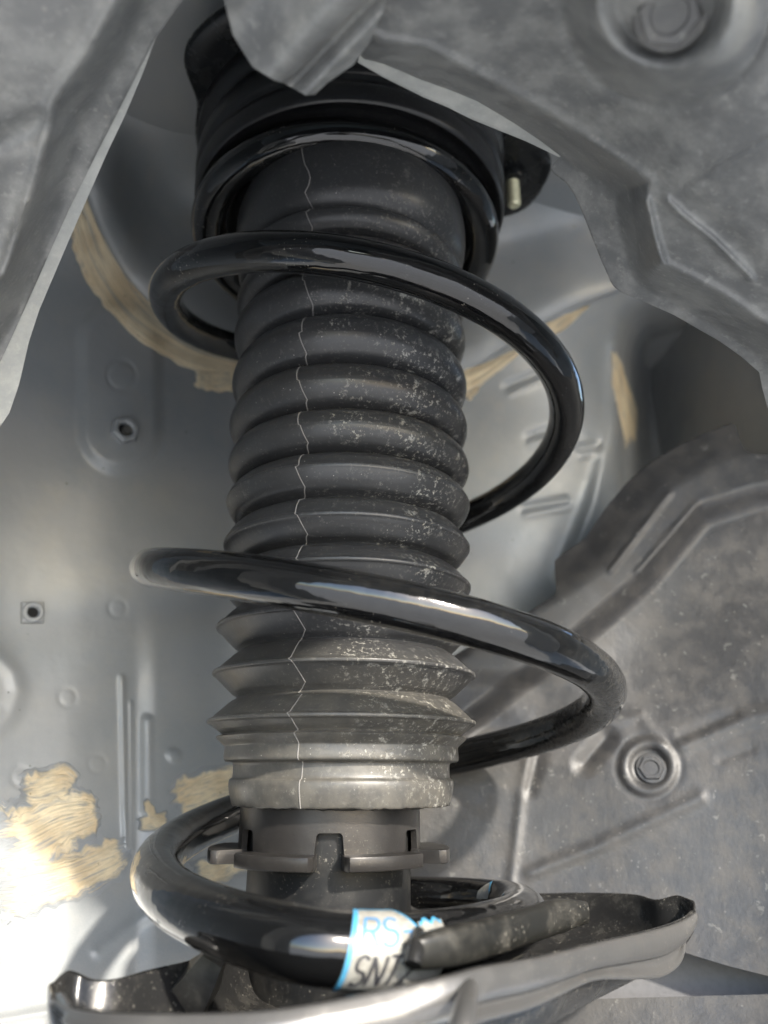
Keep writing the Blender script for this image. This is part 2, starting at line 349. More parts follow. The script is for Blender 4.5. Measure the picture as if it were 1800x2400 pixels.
# brushed sealer strokes lying on the panel
def stroke(name, path, wid, h, seed, root=wall, nw=15, n=10, ragged=.25):
    rnd = random.Random(seed); P = spline(path, n); T = np.gradient(P, axis=0); T /= np.linalg.norm(T, axis=1)[:, None]; Nn = np.stack([-T[:, 1], T[:, 0]], 1)
    W = np.interp(np.linspace(0, 1, len(P)), np.linspace(0, 1, len(wid)), wid)
    V = []; uv = []; cov = []; m = len(P)
    for i in range(m):
        for j in range(nw):
            v = j/(nw-1)*2-1
            tt = i/(m-1); sh_ = (max(0, .25-tt)/.25-max(0, tt-.75)/.25)*(.5+mnoise.noise(Vector((j*2.3, seed*1.7, .5))))*.13*(m-1)
            ii = min(m-1.001, max(0, i+sh_)); i0_ = int(ii); fr_ = ii-i0_; Pi = P[i0_]*(1-fr_)+P[i0_+1]*fr_
            e = 1+ragged*(mnoise.noise(Vector((i*.35, v*1.5, seed*3.1)))) if abs(v) > .5 else 1
            p = Pi+Nn[i]*v*W[i]*e*.5
            ends = min(1, i/2, (m-1-i)/2); edge = 1-abs(v)**5
            hh = h*edge*(ends if ends > 0 else 0)*(.75+.5*abs(mnoise.noise(Vector((i*.03, v*7, seed)))))
            V.append(wp(p[0], p[1], hh*(1 if h > 1.1 else .25)+(.1 if h < 1.1 else -.25))); uv.append((i/m*3+seed, v*.5)); cov.append(min(.75, (1-abs(v))*1.0, tt*2.2, (1-tt)*2.2) if h < 1.1 else 1.0)
    Fc = [(i*nw+j, i*nw+j+1, (i+1)*nw+j+1, (i+1)*nw+j) for i in range(m-1) for j in range(nw-1)]
    o = part(name, V, Fc, M_SEAL, root, sharp=85); uvl = o.data.uv_layers.new(name='stroke')
    for lp in o.data.loops: uvl.data[lp.index].uv = uv[lp.vertex_index]
    ca = o.data.attributes.new('cover', 'FLOAT', 'POINT'); ca.data.foreach_set('value', cov)
    if h > 1.1: o.modifiers.new('thick', 'SOLIDIFY').thickness = .00015
    return o
stroke('seam_sealer', [(150, 420), (195, 490), (235, 600), (310, 720), (430, 810), (540, 850), (700, 900), (820, 915), (960, 915), (1090, 895), (1200, 832), (1300, 762)], [95, 108, 116, 102, 92, 88, 90, 100, 92, 84, 70, 40, 8], 2.2, 1, n=14, ragged=.12)
stroke('seam_sealer', [(455, 880), (500, 885), (570, 880)], [50, 66, 70], 1.6, 2)
stroke('seam_sealer', [(1085, 925), (1105, 912), (1125, 905)], [50, 36, 14], 1.5, 3)
stroke('seam_sealer', [(1230, 812), (1310, 760), (1385, 712)], [44, 34, 6], 1.3, 5)
stroke('seam_sealer', [(35, 1850), (90, 1850), (150, 1835), (180, 1850)], [80, 110, 100, 60], .5, 6)
stroke('seam_sealer', [(-40, 1985), (60, 1965), (140, 1925), (210, 1905), (245, 1900)], [220, 200, 180, 130, 60], .5, 7, n=14)
stroke('seam_sealer', [(-40, 2095), (60, 2080), (170, 2050), (260, 2010), (310, 1985)], [150, 150, 125, 110, 60], .5, 8, n=14)
stroke('seam_sealer', [(395, 1890), (450, 1868), (520, 1842), (600, 1828)], [80, 125, 110, 90], .5, 9)
stroke('seam_sealer', [(318, 1935), (360, 1925), (400, 1918)], [30, 45, 40], .6, 10)
stroke('seam_sealer', [(338, 1870), (350, 1895), (362, 1925)], [12, 26, 20], .6, 11)
stroke('seam_sealer', [(440, 2050), (520, 2035), (600, 2000)], [60, 80, 60], .5, 12)
stroke('seam_sealer', [(1437, 815), (1450, 880), (1470, 960), (1478, 1060)], [8, 34, 46, 26], 1.2, 13)
stroke('seam_sealer', [(450, -10), (480, 5), (520, 25)], [10, 26, 20], 1.0, 14)
def wframe(px, py):
    p = wp(px, py); a = wp(px+6, py); b = wp(px, py-6); X = a-p; X /= np.linalg.norm(X); Y_ = b-p; Y_ -= X*(X@Y_); Y_ /= np.linalg.norm(Y_)
    N_ = np.cross(X, Y_); 
    if N_ @ (CAM-p) < 0: N_ = -N_
    return p, X, Y_, N_
def nutmesh(fr, prof_outer, sides, hole, h, rot=0., chamf=.3):
    p, X, Y_, N_ = fr; V = []; n = 48; rings = []
    def poly(a, R):
        if sides <= 0: return R
        k = math.pi/sides; aa = (a-rot) % (2*k)-k; return R*math.cos(k)/math.cos(aa)
    lv = [(prof_outer, -.6, 1), (prof_outer, h-chamf, 1), (prof_outer-chamf, h, 1), (hole+.4, h, 0), (hole, h-.35, 0), (hole, -1.2, 0)]
    # threads inside the hole
    for k in range(6): lv.insert(-1, (hole-(.22 if k % 2 == 0 else 0), h-.6-.35*k, 0))
    for R, z, sq in lv:
        for j in range(n):
            a = 2*math.pi*j/n; r = poly(a, R) if sq else R
            V.append(p+X*r*math.cos(a)+Y_*r*math.sin(a)+N_*z)
    L = len(lv); Fc = [(i*n+j, i*n+(j+1) % n, (i+1)*n+(j+1) % n, (i+1)*n+j) for i in range(L-1) for j in range(n)]
    return V, Fc
def discmesh(fr, R, z, n=32):
    p, X, Y_, N_ = fr; return [p+X*R*math.cos(2*math.pi*j/n)+Y_*R*math.sin(2*math.pi*j/n)+N_*z for j in range(n)], [tuple(range(n))]
fr = wframe(290, 1012)
part('weld_nut', *nutmesh(fr, 6.0, 6, 3.2, 3.4, .2, .7), M_PAINT, wall, sharp=35, label='hexagonal weld nut on the raised boss')
part('nut_bore', *discmesh(fr, 3.25, .35), M_DARK, wall, smooth=False)
V, Fc = tube([fr[0]+fr[3]*t+fr[1]*(.6+.1*t) for t in np.arange(0.2, 2.6, .25)], np.array([1.7+.12*(i % 2) for i in range(10)]), 20)
part('stud_end', V, Fc, M_BOLT, wall)
fr = wframe(75, 1437)
part('weld_nut', *nutmesh(fr, 5.6, 4, 2.2, 1.9, .7854, .6), M_PAINT, wall, sharp=35, label='square weld nut with an open hole')
part('nut_collar', *nutmesh(fr, 4.0, 0, 2.2, 2.9, 0, .6), M_PAINT, wall, sharp=35)
part('nut_bore', *discmesh(fr, 2.25, .45), M_DARK, wall, smooth=False)
# ------------------------------------------------------------------ rear liner (right, behind the spring)
rearY = tps([(850, 1700, 70), (1052, 1543, 72), (1300, 1310, 66), (1518, 1087, 62), (1730, 990, 55), (1800, 1066, 50), (1500, 1500, 62), (1800, 1500, 40), (900, 2100, 62), (1300, 2000, 55), (1500, 1800, 50), (1800, 2000, 32), (1300, 2400, 40), (1800, 2400, 22), (2150, 1500, 15), (2150, 2400, 0), (1500, 2750, 20), (2100, 900, 30)])
R_TOP = [(830, 1760), (930, 1640), (1052, 1543), (1231, 1440), (1300, 1395), (1307, 1380), (1299, 1315), (1310, 1305), (1372, 1261), (1420, 1190), (1470, 1130), (1518, 1087), (1578, 1050), (1650, 1015), (1714, 990), (1725, 995), (1733, 1030), (1748, 1055), (1768, 1063), (1810, 1066), (1950, 1000), (2200, 900)]
RIDGE_A = [(1800, 1060), (1690, 1090), (1567, 1158), (1431, 1337), (1330, 1410), (1180, 1490), (1020, 1600)]
RIDGE_B = [(1900, 1120), (1770, 1140), (1632, 1185), (1497, 1342), (1350, 1470), (1230, 1560), (1050, 1700)]
def rear_disp(x, y):
    dA, sA = seg_dist(x, y, RIDGE_A); dB, sB = seg_dist(x, y, RIDGE_B)
    # travel is right to left: positive side is image-below
    sdA = dA*-sA; sdB = dB*-sB          # >0 above
    # plateau between A and B, falling away above A (flange) and stepping back below B
    h = 9*sst(-60, 10, sdB)-7*sst(0, 110, sdA)
    h = h+bump_line(x, y, RIDGE_B[2:4], 9, .8)+bump_line(x, y, RIDGE_A[2:4], 8, .7)
    h = h+ringl(x, y, 1520, 1797, 58, 13, 1.0)+ringl(x, y, 1520, 1797, 74, 9, -.35)-disc(x, y, 1520, 1797, 42, 1.0, 7)
    h = h+bump_line(x, y, [(1245, 2045), (1400, 1985), (1640, 1870)], 18, .8)
    h = h+bump_line(x, y, [(1600, 1745), (1740, 1685), (1900, 1650)], 20, 1.0)-capsule(x, y, [(1600, 1728), (1720, 1675)], 8, 20, 1.0)-capsule(x, y, [(1690, 1780), (1760, 1755)], 5, 18, .5)
    h = h+bump_line(x, y, [(1240, 1760), (1222, 1870), (1195, 2090)], 12, .6)
    h = h-capsule(x, y, [(1420, 1730), (1370, 1790)], 14, 26, 2.4)
    h = h-capsule(x, y, [(1262, 1770), (1240, 1850)], 8, 24, 1.3)
    h = h+bump_line(x, y, [(1430, 1690), (1500, 1680), (1550, 1740)], 16, .6)
    h = h-2.5*sst(1380, 1250, x)*sst(1560, 1620, y)*sst(1760, 1700, y)
    return h
rl = thing('rear_fender_liner', 'dusty brown grey plastic liner with a round bolt to the right behind the coil', 'fender liner', (60, 50, -60))
V, Fc = sheet(R_TOP, [(830, 2225), (965, 2230), (1340, 2222), (1590, 2228), (1700, 2262), (1810, 2290), (2200, 2420)], 300, 260, rearY, 'Y', 2.0, rear_disp)
part('liner_panel', V, Fc, M_REAR, rl, sharp=80)
V, Fc = sheet([(830, 2380), (1340, 2343), (1500, 2338), (1810, 2330), (2200, 2350)], [(830, 2800), (2200, 2800)], 90, 50, lambda x, y: rearY(x, y)-3, 'Y', 2.0, lambda x, y: 1.0*np.exp(-((y-2460)/20)**2))
part('lower_liner_panel', V, Fc, M_REAR, rl)
def rframe(px, py, off=0):
    f = lambda a, b: (lambda p: p+(CAM-p)/np.linalg.norm(CAM-p)*(off+float(rear_disp(np.array([[a]]), np.array([[b]]))[0, 0])))(at(a, b, float(rearY(np.array([[a]]), np.array([[b]]))[0, 0])))
    p = f(px, py); X = f(px+3, py)-p; X /= np.linalg.norm(X); Y_ = f(px, py-3)-p; Y_ -= X*(X@Y_); Y_ /= np.linalg.norm(Y_); N_ = np.cross(X, Y_)
    return p, X, Y_, N_ if N_ @ (CAM-p) > 0 else -N_
def headmesh(fr, R, h, n=48, hexr=None):
    p, X, Y_, N_ = fr; lv = [(R, -1, 0), (R, .5, 0), (R*.93, .9, 0)]
    hr = hexr or R*.62
    lv += [(hr, .95, 1), (hr, h-.4, 1), (hr*.93, h, 1), (hr*.62, h, 0), (hr*.55, h-.5, 0), (.01, h-.5, 0)]
    V = []
    for r0, z, sq in lv:
        for j in range(n):
            a = 2*math.pi*j/n; k = math.pi/6; aa = (a % (2*k))-k; r = r0*math.cos(k)/math.cos(aa) if sq else r0
            V.append(p+X*r*math.cos(a)+Y_*r*math.sin(a)+N_*z)
    return V, [(i*n+j, i*n+(j+1) % n, (i+1)*n+(j+1) % n, (i+1)*n+j) for i in range(len(lv)-1) for j in range(n)]
part('bolt', *headmesh(rframe(1526, 1802), 5.6, 1.7, hexr=4.6), M_REAR, rl, sharp=35)
# pale sill rail seen in the gap under the rear liner
V, Fc = sheet([(1250, 2180), (2200, 2180)], [(1250, 2420), (2200, 2420)], 40, 14, lambda x, y: rearY(x, y)+14, 'Y', 3)
o = mesh_obj('chassis_rail', V, Fc, flat('rail_grey', (.10, .10, .105), .6)); tag(o, 'pale grey painted rail showing in the gap low on the right below the liner', 'chassis rail')
# ------------------------------------------------------------------ front liner (out of focus, in front)
EDGE_L = [(-300, 1250), (-120, 1010), (0, 850), (32, 781), (95, 640), (163, 488), (233, 347), (300, 215), (363, 92), (385, 62), (432, -5), (500, -110), (600, -300), (700, -420)]
LF = [(-120, 850), (0, 650), (49, 515), (87, 400), (110, 300), (125, 233), (206, 119), (271, 0), (350, -140), (430, -300)]
leftD = tps([(0, 1000, 196), (163, 488, 178), (363, 92, 150), (432, -5, 144), (0, 500, 176), (150, 100, 145), (0, 0, 138), (-300, 1100, 185), (-400, 300, 140), (-400, -400, 110), (300, -400, 118), (650, -400, 125)])
def left_disp(x, y):
    d, s = seg_dist(x, y, LF); sd = d*s         # travelling up: positive = left
    h = -17*sst(6, -85, sd)+1.5*np.exp(-(sd/16)**2)
    h = h+bump_line(x, y, [(-60, 760), (20, 620), (60, 480)], 10, 1.5)-capsule(x, y, [(0, 330), (90, 290)], 26, 22, 2.5)*1.0
    return h
fl = thing('front_fender_liner', 'pale dusty plastic liner, out of focus, framing the strut left and top', 'fender liner', (-60, -120, 60))
V, Fc = sheet([(-450, 1300), (-450, 800), (-450, -420), (-200, -500), (250, -500), (690, -450)], EDGE_L, 160, 90, leftD, 'D', 2.2, left_disp)
part('left_liner_panel', V, Fc, M_LINER, fl, sharp=80)
# pale cut edge of the left panel
SE = [(-300, 1420), (0, 1000), (22, 968), (45, 900), (68, 800), (92, 727), (150, 590), (211, 450), (255, 350), (293, 271), (335, 170), (365, 90)]
V, Fc = sheet([(-300, 1235), (0, 850), (14, 818), (32, 781), (60, 715), (90, 652), (130, 560), (170, 474), (210, 392), (245, 323), (300, 214), (363, 90)], SE, 90, 8,
              lambda x, y: leftD(x, y)+15.5, 'D', 2.5, lambda x, y: 0*x)
part('trim_edge', V, Fc, M_TRIM, fl, label='pale cut edge along the left liner opening')
# right panel
EDGE_R = [(560, -420), (640, -200), (740, -60), (800, 60), (851, 138), (900, 150), (990, 188), (1060, 213), (1117, 236), (1204, 288), (1260, 325), (1312, 364), (1320, 374), (1312, 382), (1295, 386), (1290, 396), (1299, 408), (1328, 430), (1345, 455), (1361, 488), (1404, 597), (1432, 662), (1440, 673), (1452, 683), (1578, 738), (1687, 800), (1740, 838), (1779, 872), (1787, 912), (1800, 960), (1830, 1030), (1865, 1090)]
FOLD = [(700, -200), (830, 60), (900, 95), (1000, 110), (1180, 205), (1290, 265), (1400, 340), (1470, 385), (1525, 425), (1515, 470), (1535, 560), (1552, 615), (1680, 680), (1800, 760), (1950, 860)]
rightD = tps([(851, 138, 158), (1312, 364, 188), (1440, 670, 205), (1779, 872, 212), (1100, 0, 140), (1500, 0, 132), (1800, 0, 128), (1600, 400, 165), (1800, 600, 176), (1500, -450, 105), (800, -400, 120), (2150, 0, 118), (2150, 700, 165), (2100, 1300, 195)])
def right_disp(x, y):
    d, s = seg_dist(x, y, FOLD); sd = d*s        # travelling right: positive = above
    h = -15*sst(4, -80, sd)+bump_line(x, y, FOLD[9:12], 10, 2.0)+1.2*np.exp(-(sd/14)**2)
    r = np.hypot(x-1560, y-2); h = h+11*sst(240, 165, r)-7*sst(150, 112, r)+1.2*np.exp(-((r-160)/9)**2)-.8*np.exp(-((r-245)/10)**2)
    h = h+bump_line(x, y, [(1565, 470), (1600, 505), (1670, 560), (1760, 650)], 9, 2.0)-bump_line(x, y, [(1600, 470), (1760, 600)], 22, 1.0)
    h = h+bump_line(x, y, [(1600, 435), (1800, 320)], 6, -.8)
    return h
V, Fc = sheet([(560, -440), (900, -520), (1500, -520), (1900, -520), (1890, 200), (1880, 800), (1870, 1095)], EDGE_R, 330, 150, rightD, 'D', 2.4, right_disp)
part('right_liner_panel', V, Fc, M_LINER, fl, sharp=80)
V, Fc = sheet([(845, 128), (900, 150), (990, 188), (1060, 213), (1117, 236), (1204, 288), (1260, 325), (1314, 364)], [(838, 146), (900, 182), (992, 228), (1050, 252), (1106, 280), (1180, 310), (1235, 332), (1314, 370)], 70, 6,
              lambda x, y: rightD(x, y)+13.5, 'D', 2.5)
part('trim_edge', V, Fc, M_TRIM, fl, label='pale cut edge along the top of the liner opening')
def dframe(px, py, D):
    p = dep(px, py, D); N_ = -ray(px, py); N_ /= np.linalg.norm(N_); N_ = N_*.85+UPV*-.3+RGT*-.15; N_ /= np.linalg.norm(N_)
    X = RGT-N_*(N_@RGT); X /= np.linalg.norm(X); return p, X, np.cross(N_, X), N_
part('bolt', *headmesh(dframe(1575, 22, 131), 6.6, 3.2, hexr=5.3), M_PLBOLT, fl, sharp=35)
# unseen arch roof added as occluder, its lip shaped to set the shadow edge
LIP = [(-270, -420), (-262, -200), (-235, 40), (-120, 165), (20, 226), (138, 262), (206, 262), (270, 292), (338, 343), (385, 372), (440, 382), (520, 300), (560, 100), (580, -420)]
secs = [(-150, [(-330, -420), (-300, -150), (-235, 20), (-150, 125), (0, 150), (120, 180), (240, 270), (340, 310), (460, 200), (500, -420)]),
        (-190, [(-340, -420), (-310, -120), (-240, 60), (-150, 145), (0, 175), (120, 210), (250, 300), (360, 335), (490, 220), (520, -420)]),
        (-270, [(-350, -420), (-320, -80), (-240, 110), (-140, 190), (0, 225), (150, 265), (290, 340), (400, 378), (520, 240), (550, -420)]),
        (-354, LIP)]
RW = [np.array([(x, yy, z) for x, z in resample(spline(P_, 8), 90)]) for yy, P_ in secs]
V = []
for (a, b) in zip(RW[:-1], RW[1:]):
    for t in np.arange(8)/8: V.append(a*(1-t)+b*t)
V.append(RW[-1]); nr_ = len(V); V = np.vstack(V); V2 = V+np.array([0, -.5, 3.])
Fc = [(i*90+j, i*90+j+1, (i+1)*90+j+1, (i+1)*90+j) for i in range(nr_-1) for j in range(89)]
Fc += [tuple(k+len(V) for k in f) for f in Fc]+[((nr_-1)*90+j, (nr_-1)*90+j+1, (nr_-1)*90+j+1+len(V), (nr_-1)*90+j+len(V)) for j in range(89)]
part('arch_roof_blocker', np.vstack([V, V2]), Fc, M_LINER, fl)
# folded hanging tab at the top
TL = [(500, -420), (515, -200), (525, 0), (545, 81), (591, 157), (640, 187), (667, 196), (700, 214), (716, 224)]
TR = [(980, -420), (930, -160), (900, 20), (866, 100), (830, 150), (795, 175), (768, 194), (748, 212), (738, 222)]
def tab_disp(x, y):
    u = (x+y*.95)                                # across the ridges, which run up to the right
    return 4.5*np.exp(-((u-800)/75)**2)+3.2*np.exp(-((u-925)/28)**2)-4*np.exp(-((u-868)/24)**2)-sst(760, 560, u)*7
V, Fc = sheet(TL, TR, 90, 60, tps([(530, 0, 138), (716, 222, 158), (900, 0, 138), (830, 150, 150), (700, -400, 110), (545, 81, 148)]), 'D', 2.2, tab_disp)
part('hanging_tab', V, Fc, M_LINER, fl, sharp=80)
# ------------------------------------------------------------------ dust boot (bellows)
cr = [(188.5, 42.5), (171, 41), (158, 41), (145, 41), (126.4, 40.9), (110.5, 40.6), (96.1, 40.3), (83.2, 40.0), (68.6, 39.9), (55.6, 39.7), (42.2, 40.0), (28.2, 40.2), (14.2, 40.4)]
prof = [(30, 214), (38, 206), (41, 200)]
for i, (z, r) in enumerate(cr):
    if i == 0: prof += [(42.2, 196), (42.8, 189), (41.8, 181), (39, 176.5), (36.5, 174.6)]
    else:
        zp = cr[i-1][0]; zn = cr[i+1][0] if i+1 < len(cr) else z-12
        up = (zp-z)/2 if i > 1 else 3.4; dn = (z-zn)/2
        k = min(1, max(0, (i-6)/4.5)); bulge = 1-k               # round above, sharp pleats below
        vr = 33.6-1.0*k
        rr = r-vr
        if i > 1: prof.append((vr-.3, z+up))
        for t in (.82, .6, .42, .26, .12):
            e = (1-t**2.0)**.62*bulge+(1-t)**.96*k; prof.append((vr+rr*e, z+up*t))
        prof.append((r+.0, z+.5)); prof.append((r+.0, z-.4))
        for t in (.12, .26, .42, .6, .82):
            e = (1-t**2.0)**.62*bulge+(1-t)**.96*k; prof.append((vr+rr*e, z-dn*t))
# bottom neck with bands
prof = [p for p in prof if not (p[1] < 10.5)]
prof += [(37.6, 9.8), (35.2, 7.6), (34.9, 6.8), (35.0, 4.2), (34.4, 3.2), (32.4, 2.8), (32.1, 1.2), (32.2, -1.2), (33.0, -1.9), (33.1, -4), (32.0, -8.2), (31.2, -8.8), (27.5, -8.8), (26.4, -6)]
boot = thing('dust_boot', 'ribbed black rubber bellows, dusty, inside the coil spring', 'rubber boot', (0, 0, -8.8))
def boot_c(z): return (.45*math.sin(z*.021)-.2, .3*math.sin(z*.03+1))
pf = spline([(r, z) for r, z in prof], 3)
V, Fc = lathe([tuple(p) for p in pf], 180, boot_c)
V = np.array(V); rndw = np.array([mnoise.noise(Vector((v[0]*.03, v[1]*.03, v[2]*.05))) for v in V])
nrm = V[:, :2]/np.linalg.norm(V[:, :2], axis=1)[:, None]; V[:, :2] += nrm*rndw[:, None]*.5
lowm = V[:, 2] < -7.6; V[lowm, 2] += np.array([.6*mnoise.noise(Vector((v[0]*.5, v[1]*.5, 3))) for v in V[lowm]])
part('bellows', V, Fc, M_BOOT, boot, sharp=60)
# moulding flash line down the pleats
vis = [p for p in pf if p[1] > -8.7 and p[1] < 200]
V = []; a0 = math.radians(-90-20.8)
for i, (r, z) in enumerate(vis):
    k = sum(1 for c_ in cr if c_[0] > z); zz_ = [c_[0] for c_ in cr]; f_ = np.interp(-z, [-(zz_[0]+8)]+[-(p_+q_)/2 for p_, q_ in zip(zz_[:-1], zz_[1:])], range(len(zz_)))% 1.0 if z > 20 else .5; a = a0+math.radians(.9*math.sin(k*2.1)+.8*math.sin(z*.045))+math.radians(4.2)*(min(f_/.88, (1-f_)/.12)-.5)-math.radians(1.5)*((r-35)/6)
    wv = .006; c_ = boot_c(z); nn = .5*mnoise.noise(Vector((r*math.cos(a)*.03, r*math.sin(a)*.03, z*.05)))
    for da, dr in ((-wv, -.3), (-wv*.5, .22), (wv*.5, .22), (wv, -.3)):
        V.append((c_[0]+(r+dr+nn)*math.cos(a+da*.9), c_[1]+(r+dr+nn)*math.sin(a+da*.9), z))
part('mould_seam', V, [(i*4+j, i*4+j+1, i*4+j+5, i*4+j+4) for i in range(len(vis)-1) for j in range(3)], M_SEAM, boot)
# ------------------------------------------------------------------ strut body: tube, slotted sleeve, spring seat
strut = thing('shock_absorber', 'black damper tube with a slotted satin sleeve above its dished lower spring seat', 'shock absorber', (-3, 0, -60))
TC = (-3.2, 0)
V, Fc = lathe([(0, -2), (23.2, -2), (23.3, -8), (23.3, -58), (0, -58)], 96, TC); part('damper_tube', V, Fc, M_TUBE, strut, sharp=40)
# sleeve with six notches; flange tabs between them
def notched():
    V = []; Fc = []; n = 288; zt = -4; zb = -20.8; zn = -14.8; hw = math.radians(7.6)
    def inn(a):
        d = (a+math.pi/2) % (math.pi/3); d = min(d, math.pi/3-d); return d
    Ro, Ri = 26.2, 24.6
    for j in range(n):
        a = 2*math.pi*j/n; d = inn(a)
        z1 = zb
        if d < hw: z1 = zn
        elif False: z1 = zb
        # rounded top corners of the notch
        if d < hw and d > hw-math.radians(1.9): z1 = zn-1.0*(1-math.sqrt(max(0, 1-((d-(hw-math.radians(1.9)))/math.radians(1.9))**2)))*1.0
        for (R, z) in ((Ri, zt), (Ro, zt), (Ro, -12), (Ro, z1), (Ri, z1)):
            V.append((TC[0]+R*math.cos(a), TC[1]+R*math.sin(a), z))
    for j in range(n):
        j2 = (j+1) % n
        for k in range(5): Fc.append((j*5+k, j2*5+k, j2*5+(k+1) % 5, j*5+(k+1) % 5))
    return V, Fc
part('slotted_sleeve', *notched(), M_SLEEVE, strut, sharp=40)
def tabmesh(ac, half, r1, z0, z1, n=22):
    """flange tab with rounded corners and bevelled rim"""
    V = []; Fc = []
    prof = [(24.8, z1), (25.9, z1), (26.6, z1-.12)]
    secs = []
    for j in range(n+1):
        t = j/n*2-1; e = max(0, abs(t)-.86)/.14; rr = r1-1.6*(1-math.sqrt(max(0, 1-e*e)))*1.0; a = ac+half*t
        sec = [(24.6, z1), (rr-.5, z1), (rr-.12, z1-.14), (rr, z1-.5), (rr, z0+.5), (rr-.15, z0+.12), (rr-.5, z0), (24.6, z0)]
        secs.append(len(V)); V += [(TC[0]+R*math.cos(a), TC[1]+R*math.sin(a), z) for R, z in sec]
    for j in range(n):
        for k in range(8): Fc.append((secs[j]+k, secs[j+1]+k, secs[j+1]+(k+1) % 8, secs[j]+(k+1) % 8))
    Fc.append(tuple(range(8))); Fc.append(tuple(secs[-1]+k for k in range(8))[::-1]); return V, Fc
for k in range(6):
    ac = -math.pi/2+math.pi/6+k*math.pi/3; z0 = -23.6; r1 = 32.4
    if k in (1, 4): r1 = 34.6
    part('flange_tab', *tabmesh(ac, math.radians(22.6), r1, z0, z0+3.6), M_SLEEVE, strut, sharp=45)
# lower spring seat
fr_rim = [(132, 2325, -72), (180, 2352, -80), (300, 2364, -88), (542, 2362, -92), (705, 2346, -92), (900, 2308, -88), (1035, 2278, -84), (1117, 2256, -79), (1252, 2233, -66), (1377, 2204, -46), (1524, 2172, -20), (1590, 2150, -6), (1622, 2130, 0)]
bk_rim = [(125, 2300, -62), (157, 2275, -58), (184, 2284, -56), (217, 2302, -56), (271, 2302, -54), (347, 2281, -48), (466, 2254, -35), (600, 2205, 0), (800, 2120, 35), (965, 2087, 48), (1095, 2085, 50), (1225, 2094, 48), (1361, 2091, 40), (1486, 2094, 25), (1540, 2107, 15), (1589, 2096, 10), (1621, 2108, 5)]
NP = 160
def bypx(L):
    L = np.array(L, float); s = spline(L, 8); k = np.r_[0, np.cumsum(np.abs(np.diff(s[:, 0]))+.15*np.abs(np.diff(s[:, 1])))]; u = np.linspace(0, k[-1], NP); W_ = np.array([at(*p) for p in s]); return np.stack([np.interp(u, k, W_[:, c]) for c in range(3)], 1)
Fr, Bk = bypx(fr_rim), bypx(bk_rim)
def rowmix(t, z, zk=1.0): 
    r = Bk*(1-t)+Fr*t; r = r.copy(); m = np.sin(np.linspace(0, math.pi, NP))**.35; r[:, 2] = r[:, 2]*(1-m*zk)+z*m*zk; return r
out_b = Bk+np.array([0, 2.2, -7.]); 
rows = [out_b, Bk+np.array([0, 2., -1.2]), Bk+np.array([0, 1.0, 0]), rowmix(.02, -38, .6), rowmix(.06, -49, .8), rowmix(.14, -55), rowmix(.3, -56), rowmix(.5, -57), rowmix(.7, -57), rowmix(.86, -55), rowmix(.94, -50, .8)]
lip = Fr+np.array([0, .6, 0]); rows += [lip, Fr+np.array([0, -1.0, -.6]), Fr+np.array([0, -1.7, -2.0])]; NDISH = len(rows)-1
# skirt seen below the front lip
sk = [(128, 2338, -73), (170, 2395, -82), (300, 2460, -91), (542, 2500, -95), (705, 2500, -95), (900, 2490, -92), (1035, 2450, -87), (1110, 2402, -82), (1230, 2366, -70), (1350, 2312, -52), (1400, 2297, -44), (1480, 2296, -32), (1545, 2290, -20), (1590, 2255, -10), (1606, 2195, -4), (1615, 2150, 0)]
Sk = bypx(sk); L1 = Fr+np.array([0, -1.7, -2.0])
rows += [L1*(1-t)+Sk*t+np.array([0, b, 0]) for t, b in ((.10, -.7), (.28, -.8), (.38, -.6), (.42, 1.6), (.5, 2.2), (.7, 2.2), (.86, 1.2), (.95, -.2), (1.0, -.4))]
def strip(rows, nm, mat):
    V = np.vstack(rows); Fc = [(i*NP+j, i*NP+j+1, (i+1)*NP+j+1, (i+1)*NP+j) for i in range(len(rows)-1) for j in range(NP-1)]
    o = part(nm, V, Fc, mat, strut, sharp=60)
    o.modifiers.new('thick', 'SOLIDIFY').thickness = .0014; o.modifiers[-1].offset = -1
    sm = o.modifiers.new('sub', 'SUBSURF'); sm.levels = 1; sm.render_levels = 1
strip(rows[:NDISH], 'lower_spring_seat', M_PERCH); strip(rows[NDISH-1:], 'seat_skirt', M_SEAT)
# support bracket under the seat, towards us
V, Fc = tube(spline(np.array([at(1100, 2315, -84), at(1092, 2360, -93), at(1080, 2420, -98), at(1070, 2500, -100)]), 6), np.linspace(1.6, 2.6, 19), 16); part('seat_bracket', V, Fc, M_SEAT, strut)
# ------------------------------------------------------------------ rubber pad in the seat
pad = thing('spring_pad', 'black rubber pad cradling the last coil in the lower spring seat', 'rubber pad', (30, -50, -42))
def sq(a):
    c_, s_ = math.cos(a), math.sin(a); p_ = .65; return (math.copysign(abs(c_)**p_, c_)*.62, math.copysign(abs(s_)**p_, s_))
X = np.array([at(*p) for p in spline([(955, 2240, -78), (1000, 2228, -77), (1100, 2208, -70), (1230, 2170, -52), (1310, 2146, -38), (1368, 2138, -28)], 8)])
V, Fc = tube(X, np.interp(np.linspace(0, 1, len(X)), [0, .3, .8, 1], [2.4, 3.5, 3.7, 2.6]), 24, True, sq); part('pad_rim', V, Fc, M_CLIP, pad, sharp=50)
X = np.array([at(978, 2192, -73), at(974, 2225, -79), at(968, 2262, -81)]); V, Fc = tube(spline(X, 4), 1.7, 16); part('pad_stop', V, Fc, M_PERCH, pad)
pr = [(28, -52), (28.5, -46), (30.5, -44.5), (32, -47), (35, -48), (38, -45.5), (40, -44), (43, -45), (44, -49), (46, -52)]
V, Fc = lathe([tuple(p_) for p_ in spline(pr, 3)], 120, (9, -2), math.radians(-40), math.radians(160)); part('pad_ring', V, Fc, M_PAD, pad)
